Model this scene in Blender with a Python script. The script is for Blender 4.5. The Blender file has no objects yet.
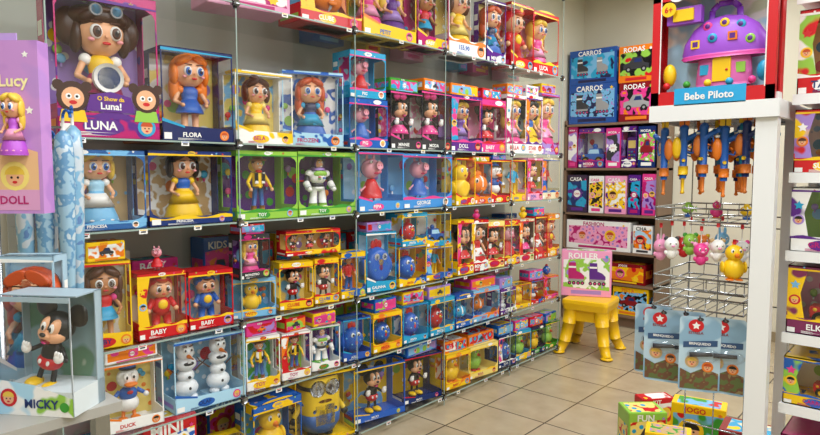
import bpy, math, random
import numpy as np
from mathutils import Vector, Matrix
random.seed(7)
sc=bpy.context.scene
try: sc.view_settings.view_transform='Standard'
except Exception: pass
# ---------------- camera calibration ----------------
CZ=1.5; FPX=620.0; HD=math.radians(41.6); PT=math.atan(47.5/FPX)
Fx,Fy=-math.sin(HD),math.cos(HD); Rx,Ry=math.cos(HD),math.sin(HD)
def proj(X,Y,Z):
    r=X*Rx+Y*Ry; f=X*Fx+Y*Fy; u=Z-CZ
    dep=f*math.cos(PT)-u*math.sin(PT); v=f*math.sin(PT)+u*math.cos(PT)
    return 410+FPX*r/dep, 217.5-FPX*v/dep
def bis(fn,a,b,t):
    fa=fn(a)-t
    for _ in range(50):
        m=(a+b)/2; fm=fn(m)-t
        if (fm>0)==(fa>0): a=m
        else: b=m
    return (a+b)/2
def yAt(px,z,X): return bis(lambda y:proj(X,y,z)[0],0.2,8,px)
def xAt(px,z,Y): return bis(lambda x:proj(x,Y,z)[0],-4,0.8,px)
def zAt(py,X,Y): return bis(lambda z:proj(X,Y,z)[1],-1,4,py)
# ---------------- materials ----------------
def hx(s):
    s=s.lstrip('#'); c=[int(s[i:i+2],16)/255 for i in (0,2,4)]
    return tuple((x/12.92 if x<=.04045 else ((x+.055)/1.055)**2.4) for x in c)+(1,)
C=dict(red='c8141f',dred='84101a',orange='e67a18',yellow='f0c414',lyel='efd878',green='3a9630',lgreen='90c448',dgreen='1e6b35',
 blue='1a5cb4',dblue='122c68',lblue='74b4e0',sky='a9d4ec',cyan='209cca',purple='581f84',lpurple='a282cc',pink='de3a8c',lpink='ec9cc4',
 magenta='b4146a',white='eeeeec',black='101214',grey='9a9a9c',dgrey='34343a',brown='532c18',lbrown='a86a34',skin='e8ae84',dskin='bc8050',
 blonde='e6c044',cream='e2d6b4',navy='161c4c',teal='1f8f95',ginger='bf4c1c',tan='c0a070')
MC={}
def pm(c,rough=.4,metal=0.0):
    k=('p',c,rough,metal)
    if k in MC: return MC[k]
    m=bpy.data.materials.new('plain_'+c); m.use_nodes=True; b=m.node_tree.nodes['Principled BSDF']
    b.inputs['Base Color'].default_value=hx(C.get(c,c)); b.inputs['Roughness'].default_value=rough; b.inputs['Metallic'].default_value=metal
    MC[k]=m; return m
def prt(c1,c2,c3=None,scale=22,kind='n'):
    """printed cardboard: two/three colour procedural artwork"""
    c3=c3 or c1; scale=round(scale)
    k=('t',c1,c2,c3,scale,kind)
    if k in MC: return MC[k]
    m=bpy.data.materials.new('print_'+c1+'_'+c2); m.use_nodes=True; nt=m.node_tree; N=nt.nodes; L=nt.links
    b=N['Principled BSDF']; b.inputs['Roughness'].default_value=.25
    tc=N.new('ShaderNodeTexCoord')
    if kind=='n':
        t=N.new('ShaderNodeTexNoise'); t.inputs['Scale'].default_value=scale; t.inputs['Detail'].default_value=1.5; out=t.outputs[0]
        st=[(0,c1),(.46,c1),(.5,c2),(.6,c2),(.63,c3)]
    elif kind=='v':
        t=N.new('ShaderNodeTexVoronoi'); t.inputs['Scale'].default_value=scale*1.4; out=t.outputs['Distance']
        st=[(0,c2),(.25,c2),(.3,c1),(.62,c1),(.68,c3)]
    else:
        t=N.new('ShaderNodeTexWave'); t.inputs['Scale'].default_value=scale*.4; t.inputs['Distortion'].default_value=3; out=t.outputs[1]
        st=[(0,c1),(.45,c1),(.5,c2),(.9,c2),(.95,c3)]
    L.new(tc.outputs['Object'],t.inputs['Vector'])
    r=N.new('ShaderNodeValToRGB'); e=r.color_ramp.elements
    e[0].position=0; e[0].color=hx(C.get(st[0][1],st[0][1])); e[1].position=st[-1][0]; e[1].color=hx(C.get(st[-1][1],st[-1][1]))
    for p,c in st[1:-1]:
        q=e.new(p); q.color=hx(C.get(c,c))
    L.new(out,r.inputs[0]); L.new(r.outputs[0],b.inputs['Base Color'])
    MC[k]=m; return m
def clearmat(name,tint,glo,base,edge):
    m=bpy.data.materials.new(name); m.use_nodes=True; nt=m.node_tree; N=nt.nodes; L=nt.links
    N.remove(N['Principled BSDF']); o=N['Material Output']
    t=N.new('ShaderNodeBsdfTransparent'); t.inputs[0].default_value=tint
    g=N.new('ShaderNodeBsdfGlossy'); g.inputs['Roughness'].default_value=glo
    lw=N.new('ShaderNodeLayerWeight'); lw.inputs[0].default_value=.5
    pw=N.new('ShaderNodeMath'); pw.operation='POWER'; pw.inputs[1].default_value=4
    ma=N.new('ShaderNodeMath'); ma.operation='MULTIPLY_ADD'; ma.inputs[1].default_value=edge; ma.inputs[2].default_value=base
    L.new(lw.outputs['Facing'],pw.inputs[0]); L.new(pw.outputs[0],ma.inputs[0])
    mx=N.new('ShaderNodeMixShader'); L.new(ma.outputs[0],mx.inputs[0]); L.new(t.outputs[0],mx.inputs[1]); L.new(g.outputs[0],mx.inputs[2])
    L.new(mx.outputs[0],o.inputs[0]); return m
GLASS=clearmat('shelf_glass',(.93,.97,.955,1),.03,.05,.5)
FILM=clearmat('clear_film',(.98,.98,.98,1),.07,.06,.6)
CHROME=pm('9da1a5',.25,1.0)
# ---------------- mesh builder ----------------
def sph(nu,nv):
    v=[];f=[]
    for j in range(nv+1):
        p=math.pi*j/nv
        for i in range(nu):
            a=2*math.pi*i/nu; v.append((math.sin(p)*math.cos(a),math.sin(p)*math.sin(a),math.cos(p)))
    for j in range(nv):
        for i in range(nu):
            a=j*nu+i;b=j*nu+(i+1)%nu
            f.append((a,b,b+nu,a+nu) if 0<j<nv-1 else ((a,b+nu,a+nu) if j==0 else (a,b,a+nu)))
    return np.array(v),f
SPH=sph(14,9); SPL=sph(24,16)
CUBEF=[(0,1,3,2),(4,6,7,5),(0,4,5,1),(2,3,7,6),(0,2,6,4),(1,5,7,3)]
TXT={}
def textgeo(s):
    if s in TXT: return TXT[s]
    cu=bpy.data.curves.new('tmp','FONT'); cu.body=s; cu.resolution_u=2; cu.offset=.025
    ob=bpy.data.objects.new('tmp',cu); sc.collection.objects.link(ob)
    dg=bpy.context.evaluated_depsgraph_get(); dg.update()
    me=bpy.data.meshes.new_from_object(ob.evaluated_get(dg))
    v=np.array([x.co[:] for x in me.vertices]) if len(me.vertices) else np.zeros((1,3))
    f=[tuple(p.vertices) for p in me.polygons]
    bpy.data.objects.remove(ob); bpy.data.meshes.remove(me); bpy.data.curves.remove(cu)
    mn=v.min(0);mx=v.max(0); v=v-(mn+mx)/2; w=max(mx[0]-mn[0],1e-3); h=max(mx[1]-mn[1],1e-3)
    TXT[s]=(v,f,w,h); return TXT[s]
class MB:
    def __init__(s): s.v=[];s.n=0;s.f=[];s.mi=[];s.sm=[];s.mats=[];s.st=[(0,0,0,1)]
    def push(s,x,y,z,k=1):
        a=s.st[-1]; s.st.append((a[0]+x*a[3],a[1]+y*a[3],a[2]+z*a[3],a[3]*k))
    def pop(s): s.st.pop()
    def add(s,v,f,mat,smooth=False):
        a=s.st[-1]; v=np.asarray(v,float)*a[3]+np.array(a[:3])
        if isinstance(mat,str): mat=pm(mat)
        if mat not in s.mats: s.mats.append(mat)
        i=s.mats.index(mat); n=s.n
        s.v.append(v); s.n+=len(v)
        for q in f: s.f.append(tuple(n+k for k in q)); s.mi.append(i); s.sm.append(smooth)
    def box(s,x,y,z,sx,sy,sz,mat,taper=1):
        v=[]
        for a in (-.5,.5):
            for b in (-.5,.5):
                for c in (-.5,.5):
                    k=taper if c>0 else 1
                    v.append((x+a*sx*k,y+b*sy*k,z+c*sz))
        s.add(v,CUBEF,mat)
    def quad(s,pts,mat): s.add(pts,[(0,1,2,3)],mat)
    def ell(s,x,y,z,rx,ry,rz,mat,rot=None,big=False):
        S=SPL if big else SPH
        v=S[0]*np.array([rx,ry,rz])
        if rot is not None: v=v@np.array(Matrix.Rotation(rot[1],3,rot[0])).T
        s.add(v+np.array([x,y,z]),S[1],mat,True)
    def tube(s,p,q,r0,r1,mat,n=10):
        p=Vector(p);q=Vector(q);d=(q-p).normalized(); a=d.orthogonal().normalized(); b=d.cross(a)
        v=[];f=[]
        for c,r in ((p,r0),(q,r1)):
            for i in range(n):
                t=2*math.pi*i/n; w=c+(a*math.cos(t)+b*math.sin(t))*r; v.append(w[:])
        for i in range(n): f.append((i,(i+1)%n,n+(i+1)%n,n+i))
        f.append(tuple(range(n))); f.append(tuple(range(2*n-1,n-1,-1)))
        s.add(v,f,mat,True)
    def path(s,pts,r,mat,n=6):
        for a,b in zip(pts[:-1],pts[1:]): s.tube(a,b,r,r,mat,n)
    def lathe(s,prof,mat,x=0,y=0,z=0,n=16,sy=1):
        v=[];f=[]
        for r,h in prof:
            for i in range(n):
                t=2*math.pi*i/n; v.append((x+r*math.cos(t),y+r*math.sin(t)*sy,z+h))
        for j in range(len(prof)-1):
            for i in range(n): f.append((j*n+i,j*n+(i+1)%n,(j+1)*n+(i+1)%n,(j+1)*n+i))
        f.append(tuple(range(n))); f.append(tuple((len(prof)-1)*n+i for i in range(n)))
        s.add(v,f,mat,True)
    def poly(s,pts,y,mat): # flat print on a plane facing -y ; pts (x,z)
        s.add([(a,y,b) for a,b in pts],[tuple(range(len(pts)))],mat)
    def disc(s,x,z,r,y,mat,n=16,sx=1):
        s.poly([(x+r*sx*math.cos(2*math.pi*i/n),z+r*math.sin(2*math.pi*i/n)) for i in range(n)],y,mat)
    def star(s,x,z,r,y,mat,n=5,k=.5):
        s.poly([(x+(r if i%2==0 else r*k)*math.sin(math.pi*i/n),z+(r if i%2==0 else r*k)*math.cos(math.pi*i/n)) for i in range(2*n)],y,mat)
    def text(s,t,x,z,w,h,y,mat,side=None):
        if not t: return
        v,f,tw,th=textgeo(t); k=min(w/tw,h/th)
        s.add([(x+a[0]*k,y,z+a[1]*k) for a in v],f,mat)
    def build(s,name,loc=(0,0,0),rz=0,tilt=None):
        me=bpy.data.meshes.new(name); V=np.concatenate(s.v); me.from_pydata(V.tolist(),[],s.f)
        for m in s.mats: me.materials.append(m)
        me.polygons.foreach_set('material_index',s.mi); me.polygons.foreach_set('use_smooth',s.sm); me.update()
        ob=bpy.data.objects.new(name,me); ob.location=loc
        ob.rotation_euler=(tilt or 0,0,rz); sc.collection.objects.link(ob); return ob
# ---------------- toy figures (unit height, front = -y) ----------------
def face(m,z=.76,r=.18,iris='brown',y=-.15,sp=.075):
    for s in (-1,1):
        m.ell(s*sp,y,z,.05,.03,.06,'white'); m.ell(s*sp,y-.022,z-.004,.035,.016,.046,iris); m.ell(s*sp,y-.034,z-.008,.018,.008,.024,'black'); m.ell(s*sp+.01,y-.042,z+.014,.01,.006,.012,'white')
        m.ell(s*sp*1.5,y+.01,z-.065,.028,.02,.018,'e89aa0')
        m.tube((s*(sp-.045),y-.012,z+.075),(s*(sp+.04),y-.005,z+.08),.008,.006,'brown',5)
    m.ell(0,y-.025,z-.035,.016,.02,.014,'dfa47c'); m.ell(0,y-.008,z-.09,.035,.012,.013,'red')
def doll(m,hair='brown',dress='blue',skin='skin',top=None,gown=True,acc=None,iris='brown',long=True,over='white'):
    top=top or dress
    if gown:
        m.lathe([(.27,0),(.285,.02),(.25,.12),(.19,.27),(.1,.42),(.085,.47)],dress,n=20,sy=.8)
        m.lathe([(.2,.28),(.23,.24),(.12,.42)],over,n=12,sy=.8)
        for i in range(5): m.ell(.22*math.sin(-1+.5*i),-.19*math.cos(-1+.5*i),.07,.05,.03,.02,over)
    else:
        for s in (-1,1):
            m.tube((s*.065,0,.32),(s*.07,0,.05),.045,.035,skin); m.ell(s*.075,-.03,.03,.045,.075,.035,dress)
        m.lathe([(.17,.28),(.16,.32),(.09,.45)],dress,sy=.8)
    m.lathe([(.085,.42),(.1,.5),(.105,.56),(.05,.61)],top,sy=.8)
    m.tube((0,0,.58),(0,0,.64),.035,.035,skin)
    for s in (-1,1):
        m.ell(s*.12,0,.56,.05,.05,.05,over); m.tube((s*.13,0,.55),(s*.2,-.04,.42),.03,.024,skin); m.tube((s*.2,-.04,.42),(s*.15,-.13,.37),.024,.018,skin); m.ell(s*.145,-.145,.365,.025,.03,.025,skin)
    m.ell(0,0,.77,.19,.165,.18,skin)
    m.ell(0,.045,.8,.225,.175,.205,hair); m.ell(-.09,-.07,.915,.12,.1,.06,hair,('Y',-.5)); m.ell(.09,-.07,.915,.12,.1,.06,hair,('Y',.5))
    for s in (-1,1):
        m.ell(s*.19,0,.74,.05,.09,.14,hair)
        if long: m.ell(s*.17,.04,.57,.07,.08,.17,hair)
    if long: m.ell(0,.1,.6,.18,.08,.24,hair)
    else: m.ell(0,.05,1.0,.08,.08,.06,hair)
    face(m,.77,iris=iris)
    if acc=='bow':
        for s in (-1,1): m.ell(s*.07,-.06,.99,.075,.03,.05,'red')
        m.ell(0,-.08,.99,.03,.03,.03,'red')
    if acc=='crown':
        m.lathe([(.09,.97),(.11,1.03)],pm('yellow',.2,.6),n=8)
    if acc=='band': m.ell(0,.02,.93,.19,.15,.08,'lblue')
def aviator(m,c='purple'):
    doll(m,'3d2113','magenta',gown=False,top='yellow',long=False,iris='brown')
    m.ell(0,.03,.9,.27,.2,.12,'3d2113'); m.ell(-.22,.05,.82,.12,.1,.16,'3d2113'); m.ell(.22,.05,.82,.12,.1,.16,'3d2113')
    m.ell(0,-.02,.95,.2,.16,.045,'4b2c1a')
    for s in (-1,1): m.tube((s*.08,-.16,.94),(s*.08,-.19,.94),.05,.05,'grey',14); m.tube((s*.08,-.19,.94),(s*.08,-.195,.94),.038,.038,'lblue',14)
    m.tube((0,-.14,.4),(0,-.2,.4),.12,.12,'white',20); m.tube((0,-.2,.4),(0,-.205,.4),.09,.09,'blue',20)
def toddler(m,c='red',hair='ginger'):
    for s in (-1,1):
        m.tube((s*.09,0,.3),(s*.11,-.02,.07),.085,.065,c); m.ell(s*.12,-.05,.05,.07,.1,.05,'yellow')
        m.tube((s*.14,0,.55),(s*.24,-.04,.4),.065,.05,c); m.ell(s*.25,-.06,.36,.05,.05,.05,'skin')
    m.ell(0,0,.42,.17,.13,.19,c); m.ell(0,-.11,.46,.09,.04,.09,'yellow')
    m.ell(0,0,.76,.21,.18,.19,'skin'); m.ell(0,.05,.82,.235,.19,.19,c); m.ell(0,-.1,.93,.14,.1,.05,c); m.ell(0,-.12,.9,.1,.07,.05,hair)
    m.ell(0,-.17,.96,.05,.03,.05,'yellow'); face(m,.75)
def mouse(m,dress=None,short='red'):
    b='black'
    for s in (-1,1):
        m.ell(s*.2,.02,.92,.13,.04,.13,b); m.tube((s*.07,0,.28),(s*.09,0,.07),.03,.03,b)
        m.ell(s*.1,-.05,.045,.08,.13,.05,'yellow' if not dress else dress)
        m.tube((s*.1,0,.5),(s*.22,-.05,.4),.028,.025,b); m.tube((s*.22,-.05,.4),(s*.2,-.14,.44),.025,.022,b)
        m.ell(s*.2,-.17,.46,.055,.045,.06,'white')
        for k in (-1,0,1): m.ell(s*.2+k*.03,-.19,.51,.016,.018,.035,'white')
    m.ell(0,0,.42,.12,.1,.15,b)
    if dress:
        m.lathe([(.24,.24),(.2,.33),(.1,.44),(.1,.52)],dress,sy=.8)
        for s in (-1,1): m.ell(s*.09,-.06,.99,.09,.04,.07,dress)
        m.ell(0,-.08,.97,.035,.04,.035,dress)
        for a in (-.8,-.3,.3,.8): m.ell(.2*math.sin(a),-.165*math.cos(a),.29,.02,.012,.02,'white')
    else:
        m.ell(0,0,.31,.145,.12,.1,short)
        for s in (-1,1): m.ell(s*.05,-.115,.33,.02,.015,.03,'white')
    m.ell(0,0,.73,.19,.17,.18,b); m.ell(0,-.07,.66,.16,.13,.105,'skin')
    for s in (-1,1):
        m.ell(s*.055,-.1,.76,.065,.09,.1,'skin'); m.ell(s*.05,-.18,.765,.03,.02,.055,'white'); m.ell(s*.045,-.197,.755,.015,.01,.03,b)
    m.ell(0,-.18,.67,.06,.06,.04,'skin'); m.ell(0,-.24,.695,.035,.025,.024,b); m.ell(0,-.17,.6,.06,.03,.03,'dred'); m.ell(0,-.19,.59,.03,.02,.015,'pink')
def pig(m,c='red'):
    p='e89fae'
    for s in (-1,1):
        m.tube((s*.07,0,.2),(s*.07,0,.03),.022,.022,p); m.ell(s*.07,-.03,.02,.04,.06,.022,'black')
        m.tube((s*.13,0,.4),(s*.28,-.03,.32),.02,.018,p); m.ell(s*.29,-.03,.31,.03,.02,.03,p); m.ell(s*.09,.02,.95,.035,.02,.07,p)
    m.lathe([(.24,.16),(.22,.28),(.13,.46),(.08,.54)],c,sy=.85)
    m.ell(0,0,.74,.21,.18,.2,p); m.tube((0,-.14,.78),(0,-.27,.8),.1,.085,p,14)
    for s in (-1,1): m.ell(s*.03,-.27,.8,.014,.012,.018,'c65e78'); m.ell(s*.1,-.13,.87,.035,.03,.035,'white'); m.ell(s*.1,-.16,.87,.015,.012,.015,'black')
    m.ell(0,-.17,.65,.07,.02,.022,'c2275a'); m.ell(.13,-.12,.68,.04,.03,.04,'ee7f9c')
def cowboy(m):
    for s in (-1,1):
        m.tube((s*.05,0,.45),(s*.08,0,.1),.045,.033,'2f5fa8'); m.tube((s*.08,0,.14),(s*.08,0,.04),.045,.045,'lbrown'); m.ell(s*.085,-.05,.03,.04,.09,.03,'lbrown')
        m.tube((s*.1,0,.68),(s*.2,-.02,.53),.033,.028,'yellow'); m.tube((s*.2,-.02,.53),(s*.2,-.1,.43),.028,.022,'yellow'); m.ell(s*.2,-.12,.41,.03,.03,.035,'skin')
        m.box(s*.065,-.075,.6,.06,.02,.18,prt('white','black',scale=18))
    m.lathe([(.085,.43),(.09,.46),(.1,.66),(.05,.72)],'yellow',sy=.75); m.lathe([(.09,.43),(.09,.46)],'brown',sy=.8); m.ell(0,-.075,.445,.03,.015,.02,pm('yellow',.2,.6))
    m.tube((0,0,.7),(0,0,.76),.035,.035,'skin'); m.ell(0,-.04,.71,.06,.05,.03,'red')
    m.ell(0,0,.82,.085,.085,.105,'skin'); m.ell(0,.02,.86,.09,.085,.08,'brown')
    for s in (-1,1): m.ell(s*.03,-.075,.835,.018,.012,.022,'white'); m.ell(s*.03,-.086,.835,.008,.006,.01,'black'); m.ell(s*.087,0,.82,.015,.02,.03,'skin')
    m.ell(0,-.09,.81,.014,.02,.016,'skin'); m.ell(0,-.08,.775,.03,.012,.01,'white')
    m.ell(0,0,.9,.17,.14,.018,'8a5225'); m.lathe([(.09,.9),(.085,.96),(.06,1.0),(.02,.985)],'8a5225'); m.lathe([(.092,.9),(.09,.925)],'dred')
def spaceman(m):
    w='white'
    for s in (-1,1):
        m.tube((s*.08,0,.42),(s*.11,0,.12),.06,.075,w); m.tube((s*.11,0,.13),(s*.11,0,.06),.08,.085,'lgreen'); m.ell(s*.115,-.04,.045,.075,.11,.045,w)
        m.ell(s*.19,0,.66,.075,.07,.07,w); m.tube((s*.21,0,.64),(s*.27,-.02,.5),.045,.045,'dgrey'); m.tube((s*.27,-.02,.5),(s*.27,-.1,.4),.06,.06,w); m.ell(s*.27,-.13,.38,.045,.05,.045,w)
        m.poly([(s*.12,.72),(s*.42,.56),(s*.4,.5),(s*.12,.56)],.09,'purple'); m.box(s*.3,.09,.53,.18,.015,.03,'red')
    m.ell(0,0,.6,.17,.13,.14,w); m.ell(0,0,.45,.12,.1,.08,'dgrey'); m.ell(0,0,.4,.12,.1,.06,w); m.ell(0,-.09,.66,.15,.05,.06,'lgreen')
    m.box(.05,-.135,.58,.05,.02,.03,'blue'); m.box(-.05,-.135,.6,.05,.02,.02,'red'); m.box(-.05,-.135,.565,.05,.02,.02,'green')
    m.lathe([(.13,.72),(.14,.74),(.11,.77)],'lpurple'); m.ell(0,.01,.85,.105,.1,.12,'purple'); m.ell(0,-.035,.84,.08,.075,.095,'skin')
    m.ell(0,-.06,.78,.05,.05,.04,'skin')
    for s in (-1,1): m.ell(s*.03,-.1,.86,.018,.012,.018,w); m.ell(s*.03,-.11,.86,.008,.006,.009,'blue'); m.tube((s*.015,-.1,.895),(s*.06,-.085,.9),.006,.006,'brown',5)
    m.ell(0,-.115,.79,.03,.012,.012,w)
    m.ell(0,0,.85,.15,.14,.15,FILM)
def minion(m):
    y='e8c41f'
    for s in (-1,1):
        m.tube((s*.1,0,.12),(s*.1,0,.03),.06,.06,'blue'); m.ell(s*.11,-.04,.03,.07,.1,.035,'black')
        m.tube((s*.27,0,.45),(s*.37,-.02,.3),.04,.035,y); m.ell(s*.38,-.03,.26,.05,.05,.05,'black'); m.tube((s*.15,-.25,.4),(s*.27,-.05,.5),.03,.03,'2a5a9c')
    m.lathe([(.02,.08),(.2,.1),(.27,.2),(.285,.4),(.285,.7),(.25,.84),(.16,.94),(.02,.98)],y,n=24)
    m.lathe([(.02,.075),(.21,.09),(.28,.2),(.293,.34)],'2a5a9c',n=24); m.box(0,-.26,.38,.28,.08,.18,'2a5a9c'); m.box(0,-.305,.37,.1,.02,.08,'dblue')
    m.lathe([(.293,.68),(.293,.73)],'black',n=24)
    for s in (-1,1):
        m.tube((s*.1,-.22,.7),(s*.1,-.33,.7),.115,.115,pm('grey',.2,.9),18); m.ell(s*.1,-.31,.7,.09,.06,.09,'white'); m.ell(s*.09,-.355,.7,.04,.025,.04,'brown'); m.ell(s*.09,-.375,.7,.02,.01,.02,'black')
    m.ell(0,-.27,.52,.1,.03,.025,'7a2a18')
    for k in range(-3,4): m.tube((k*.03,0,.95),(k*.06,0,1.05),.006,.004,'black',5)
def snowman(m):
    w='e6ebef'
    for s in (-1,1): m.ell(s*.09,-.04,.05,.08,.1,.05,w); m.tube((s*.15,0,.45),(s*.33,-.03,.6),.014,.01,'brown',6); m.tube((s*.33,-.03,.6),(s*.38,-.03,.68),.008,.006,'brown',5); m.tube((s*.33,-.03,.6),(s*.4,-.03,.6),.008,.006,'brown',5)
    m.ell(0,0,.2,.2,.17,.15,w); m.ell(0,0,.4,.14,.12,.12,w); m.ell(0,-.02,.6,.17,.14,.12,w); m.ell(0,0,.8,.14,.13,.17,w)
    m.tube((0,-.12,.74),(0,-.32,.73),.035,.008,'orange'); m.ell(0,-.13,.62,.09,.04,.035,'black'); m.box(0,-.155,.645,.05,.02,.03,w)
    for s in (-1,1): m.ell(s*.05,-.11,.84,.035,.03,.045,'white'); m.ell(s*.05,-.138,.84,.016,.01,.022,'black'); m.tube((s*.02,-.12,.9),(s*.09,-.11,.91),.01,.008,'brown',5)
    for z in (.22,.4): m.ell(0,-.15,z,.025,.03,.025,'black')
    for a in (-.05,0,.05): m.tube((a,0,.95),(a*1.6,0,1.06),.008,.004,'brown',5)
def hen(m,c='1f5fc0'):
    m.ell(0,0,.4,.3,.27,.36,c,big=True)
    for i in range(18):
        a=(i*2.4)%6.28; z=-.8+i*.09; r=math.sqrt(max(0,1-z*z)); m.ell(.295*r*math.cos(a),.265*r*math.sin(a),.4+.355*z,.025,.025,.025,'lblue')
    for s in (-1,1):
        m.ell(s*.09,-.21,.58,.06,.03,.07,'white'); m.ell(s*.085,-.24,.58,.028,.015,.035,'black'); m.ell(s*.3,.02,.38,.06,.12,.16,c); m.ell(s*.1,-.1,.03,.09,.12,.03,'orange')
    m.tube((0,-.22,.48),(0,-.36,.45),.06,.01,'yellow'); m.ell(0,-.26,.38,.04,.03,.06,'red')
    for k,x in enumerate((-.08,0,.08)): m.ell(x,0,.8+(.03 if k==1 else 0),.05,.03,.09,'red')
def bird(m,c='yellow',b='orange'):
    m.ell(0,0,.3,.26,.24,.28,c,big=True); m.ell(0,-.02,.7,.22,.2,.21,c); m.tube((0,-.18,.66),(0,-.32,.63),.07,.03,b)
    for s in (-1,1): m.ell(s*.09,-.17,.76,.045,.03,.06,'white'); m.ell(s*.09,-.195,.76,.02,.012,.03,'black'); m.ell(s*.27,0,.34,.05,.12,.15,c); m.ell(s*.11,-.08,.03,.1,.14,.03,b)
    for k in (-1,0,1): m.tube((k*.02,0,.89),(k*.06,.02,.99),.02,.006,c,6)
def duckboy(m,hat='blue'):
    w='white'
    for s in (-1,1):
        m.tube((s*.08,0,.2),(s*.09,0,.06),.03,.03,'orange'); m.ell(s*.1,-.05,.03,.08,.12,.03,'orange'); m.tube((s*.14,0,.5),(s*.26,-.06,.42),.04,.03,hat); m.ell(s*.27,-.08,.41,.045,.045,.045,w)
        m.ell(s*.06,-.15,.78,.05,.03,.075,w); m.ell(s*.055,-.175,.77,.02,.01,.03,'black')
    m.ell(0,.02,.28,.18,.17,.15,w); m.ell(0,0,.45,.15,.13,.13,hat); m.ell(0,0,.73,.18,.165,.17,w); m.ell(0,-.19,.66,.11,.11,.03,'orange'); m.ell(0,-.17,.63,.08,.08,.025,'orange')
    m.ell(0,.02,.92,.15,.13,.05,hat); m.ell(0,-.03,.89,.14,.12,.02,'black'); m.ell(0,-.13,.5,.05,.03,.03,'red')
def fish(m,c='orange'):
    m.ell(0,0,.45,.34,.2,.26,c,big=True); m.ell(0,-.02,.45,.09,.205,.255,'white')
    m.ell(-.2,-.14,.55,.06,.05,.07,'white'); m.ell(-.22,-.18,.55,.03,.02,.04,'black')
    m.poly([(.3,.45),(.48,.66),(.44,.45),(.48,.24)],0,c); m.ell(0,0,.74,.15,.03,.09,c); m.ell(0,-.2,.33,.1,.04,.05,c); m.box(0,0,.06,.3,.25,.12,'blue'); m.tube((0,0,.1),(0,0,.22),.05,.05,'blue')
def car(m,c='red'):
    m.box(0,0,.22,.75,.4,.2,c); m.box(.02,0,.4,.42,.34,.2,c,.75); m.box(.02,-.005,.4,.36,.335,.13,'sky',.8); m.ell(-.37,0,.22,.05,.2,.1,c)
    for sx in (-.22,.22):
        for sy in (-.2,.2): m.tube((sx,sy-.04,.12),(sx,sy+.04,.12),.12,.12,'black',16); m.tube((sx,sy-.05,.12),(sx,sy+.05,.12),.06,.06,'yellow',12)
    m.ell(-.3,-.19,.27,.04,.02,.04,'yellow'); m.ell(0,0,.56,.08,.08,.09,'blue')
def human(m,hair='brown',topc='red',leg='blue',shoe='black',skin='skin'):
    for s in (-1,1):
        m.tube((s*.06,0,.46),(s*.08,0,.06),.055,.035,leg); m.ell(s*.085,-.03,.03,.04,.08,.03,shoe)
        m.tube((s*.13,0,.72),(s*.21,0,.55),.04,.032,topc); m.tube((s*.21,0,.55),(s*.2,-.09,.44),.03,.023,skin); m.ell(s*.2,-.1,.42,.028,.03,.035,skin)
    m.lathe([(.1,.43),(.09,.52),(.135,.7),(.05,.77)],topc,sy=.65); m.tube((0,0,.75),(0,0,.82),.035,.035,skin)
    m.ell(0,0,.88,.085,.085,.1,skin); m.ell(0,.025,.91,.095,.085,.09,hair)
    for s in (-1,1): m.ell(s*.032,-.077,.885,.016,.01,.016,'white'); m.ell(s*.032,-.086,.885,.008,.005,.009,'black')
    m.ell(0,-.085,.865,.012,.016,.014,skin); m.ell(0,-.078,.835,.024,.01,.008,'red')
def watergun(m,c='blue',t='orange'):   # hangs by its stock, muzzle down
    m.tube((0,0,.95),(0,0,.25),.055,.045,c,12); m.ell(0,0,.95,.06,.05,.05,c); m.tube((0,0,.25),(0,0,.04),.024,.018,t,10); m.ell(0,0,.05,.028,.028,.025,t)
    m.ell(-.09,0,.68,.065,.06,.15,t,big=True); m.tube((-.09,0,.84),(-.09,0,.87),.03,.03,'white',10)
    m.tube((.03,0,.8),(.2,0,.88),.04,.032,c,10); m.ell(.205,0,.883,.036,.034,.04,c); m.path([(.05,0,.62),(.12,0,.6),(.15,0,.72),(.12,0,.82)],.011,c,6); m.tube((.06,0,.7),(.1,0,.68),.012,.01,t,6)
    m.tube((0,-.04,.5),(.0,-.065,.5),.025,.025,'yellow',10); m.tube((0,0,.42),(0,0,.3),.066,.066,t,12)
def house(m):  # mushroom-shaped activity toy with carry handle
    P2='9c50d0'
    m.lathe([(.3,.02),(.32,.06),(.29,.4),(.24,.5)],'dc6ab2',n=24,sy=.6); m.lathe([(.44,.36),(.49,.42),(.46,.56),(.36,.72),(.22,.82),(.03,.86)],P2,n=28,sy=.6)
    m.lathe([(.47,.35),(.5,.38),(.47,.41)],'d0459a',n=28,sy=.6)
    m.path([(-.16,0,.78),(-.15,0,.93),(-.08,0,1.0),(.08,0,1.0),(.15,0,.93),(.16,0,.78)],.035,'7430b0',10)
    m.box(.0,-.19,.2,.2,.05,.26,'yellow'); m.ell(.0,-.19,.33,.1,.025,.07,'yellow'); m.ell(.06,-.225,.2,.015,.01,.015,'red')
    m.box(-.2,-.14,.22,.1,.04,.12,'cyan'); m.box(.2,-.14,.22,.1,.04,.12,'lgreen')
    for a,b,c,k in ((-.3,.53,'yellow','s'),(-.1,.58,'cyan','o'),(.12,.58,'orange','s'),(.3,.53,'lgreen','o'),(-.17,.73,'pink','o'),(.02,.75,'yellow','o'),(.19,.71,'cyan','o')):
        y=-.6*math.sqrt(max(.01,(.47 if b<.6 else .34)**2-a*a))-.01
        if k=='s': m.box(a,y,b,.1,.03,.1,c); m.box(a,y-.012,b,.06,.02,.06,'purple')
        else: m.ell(a,y,b,.055,.03,.055,c); m.ell(a,y-.02,b,.03,.02,.03,'purple')
def phone(m):
    m.box(0,0,.5,.34,.14,.8,'purple'); m.ell(0,0,.9,.17,.07,.06,'purple'); m.box(0,-.075,.68,.26,.02,.26,'lyel')
    for i in range(3):
        for j in range(3): m.ell(-.09+i*.09,-.08,.2+j*.11,.03,.02,.03,['red','yellow','green','cyan'][(i+j)%4])
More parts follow.
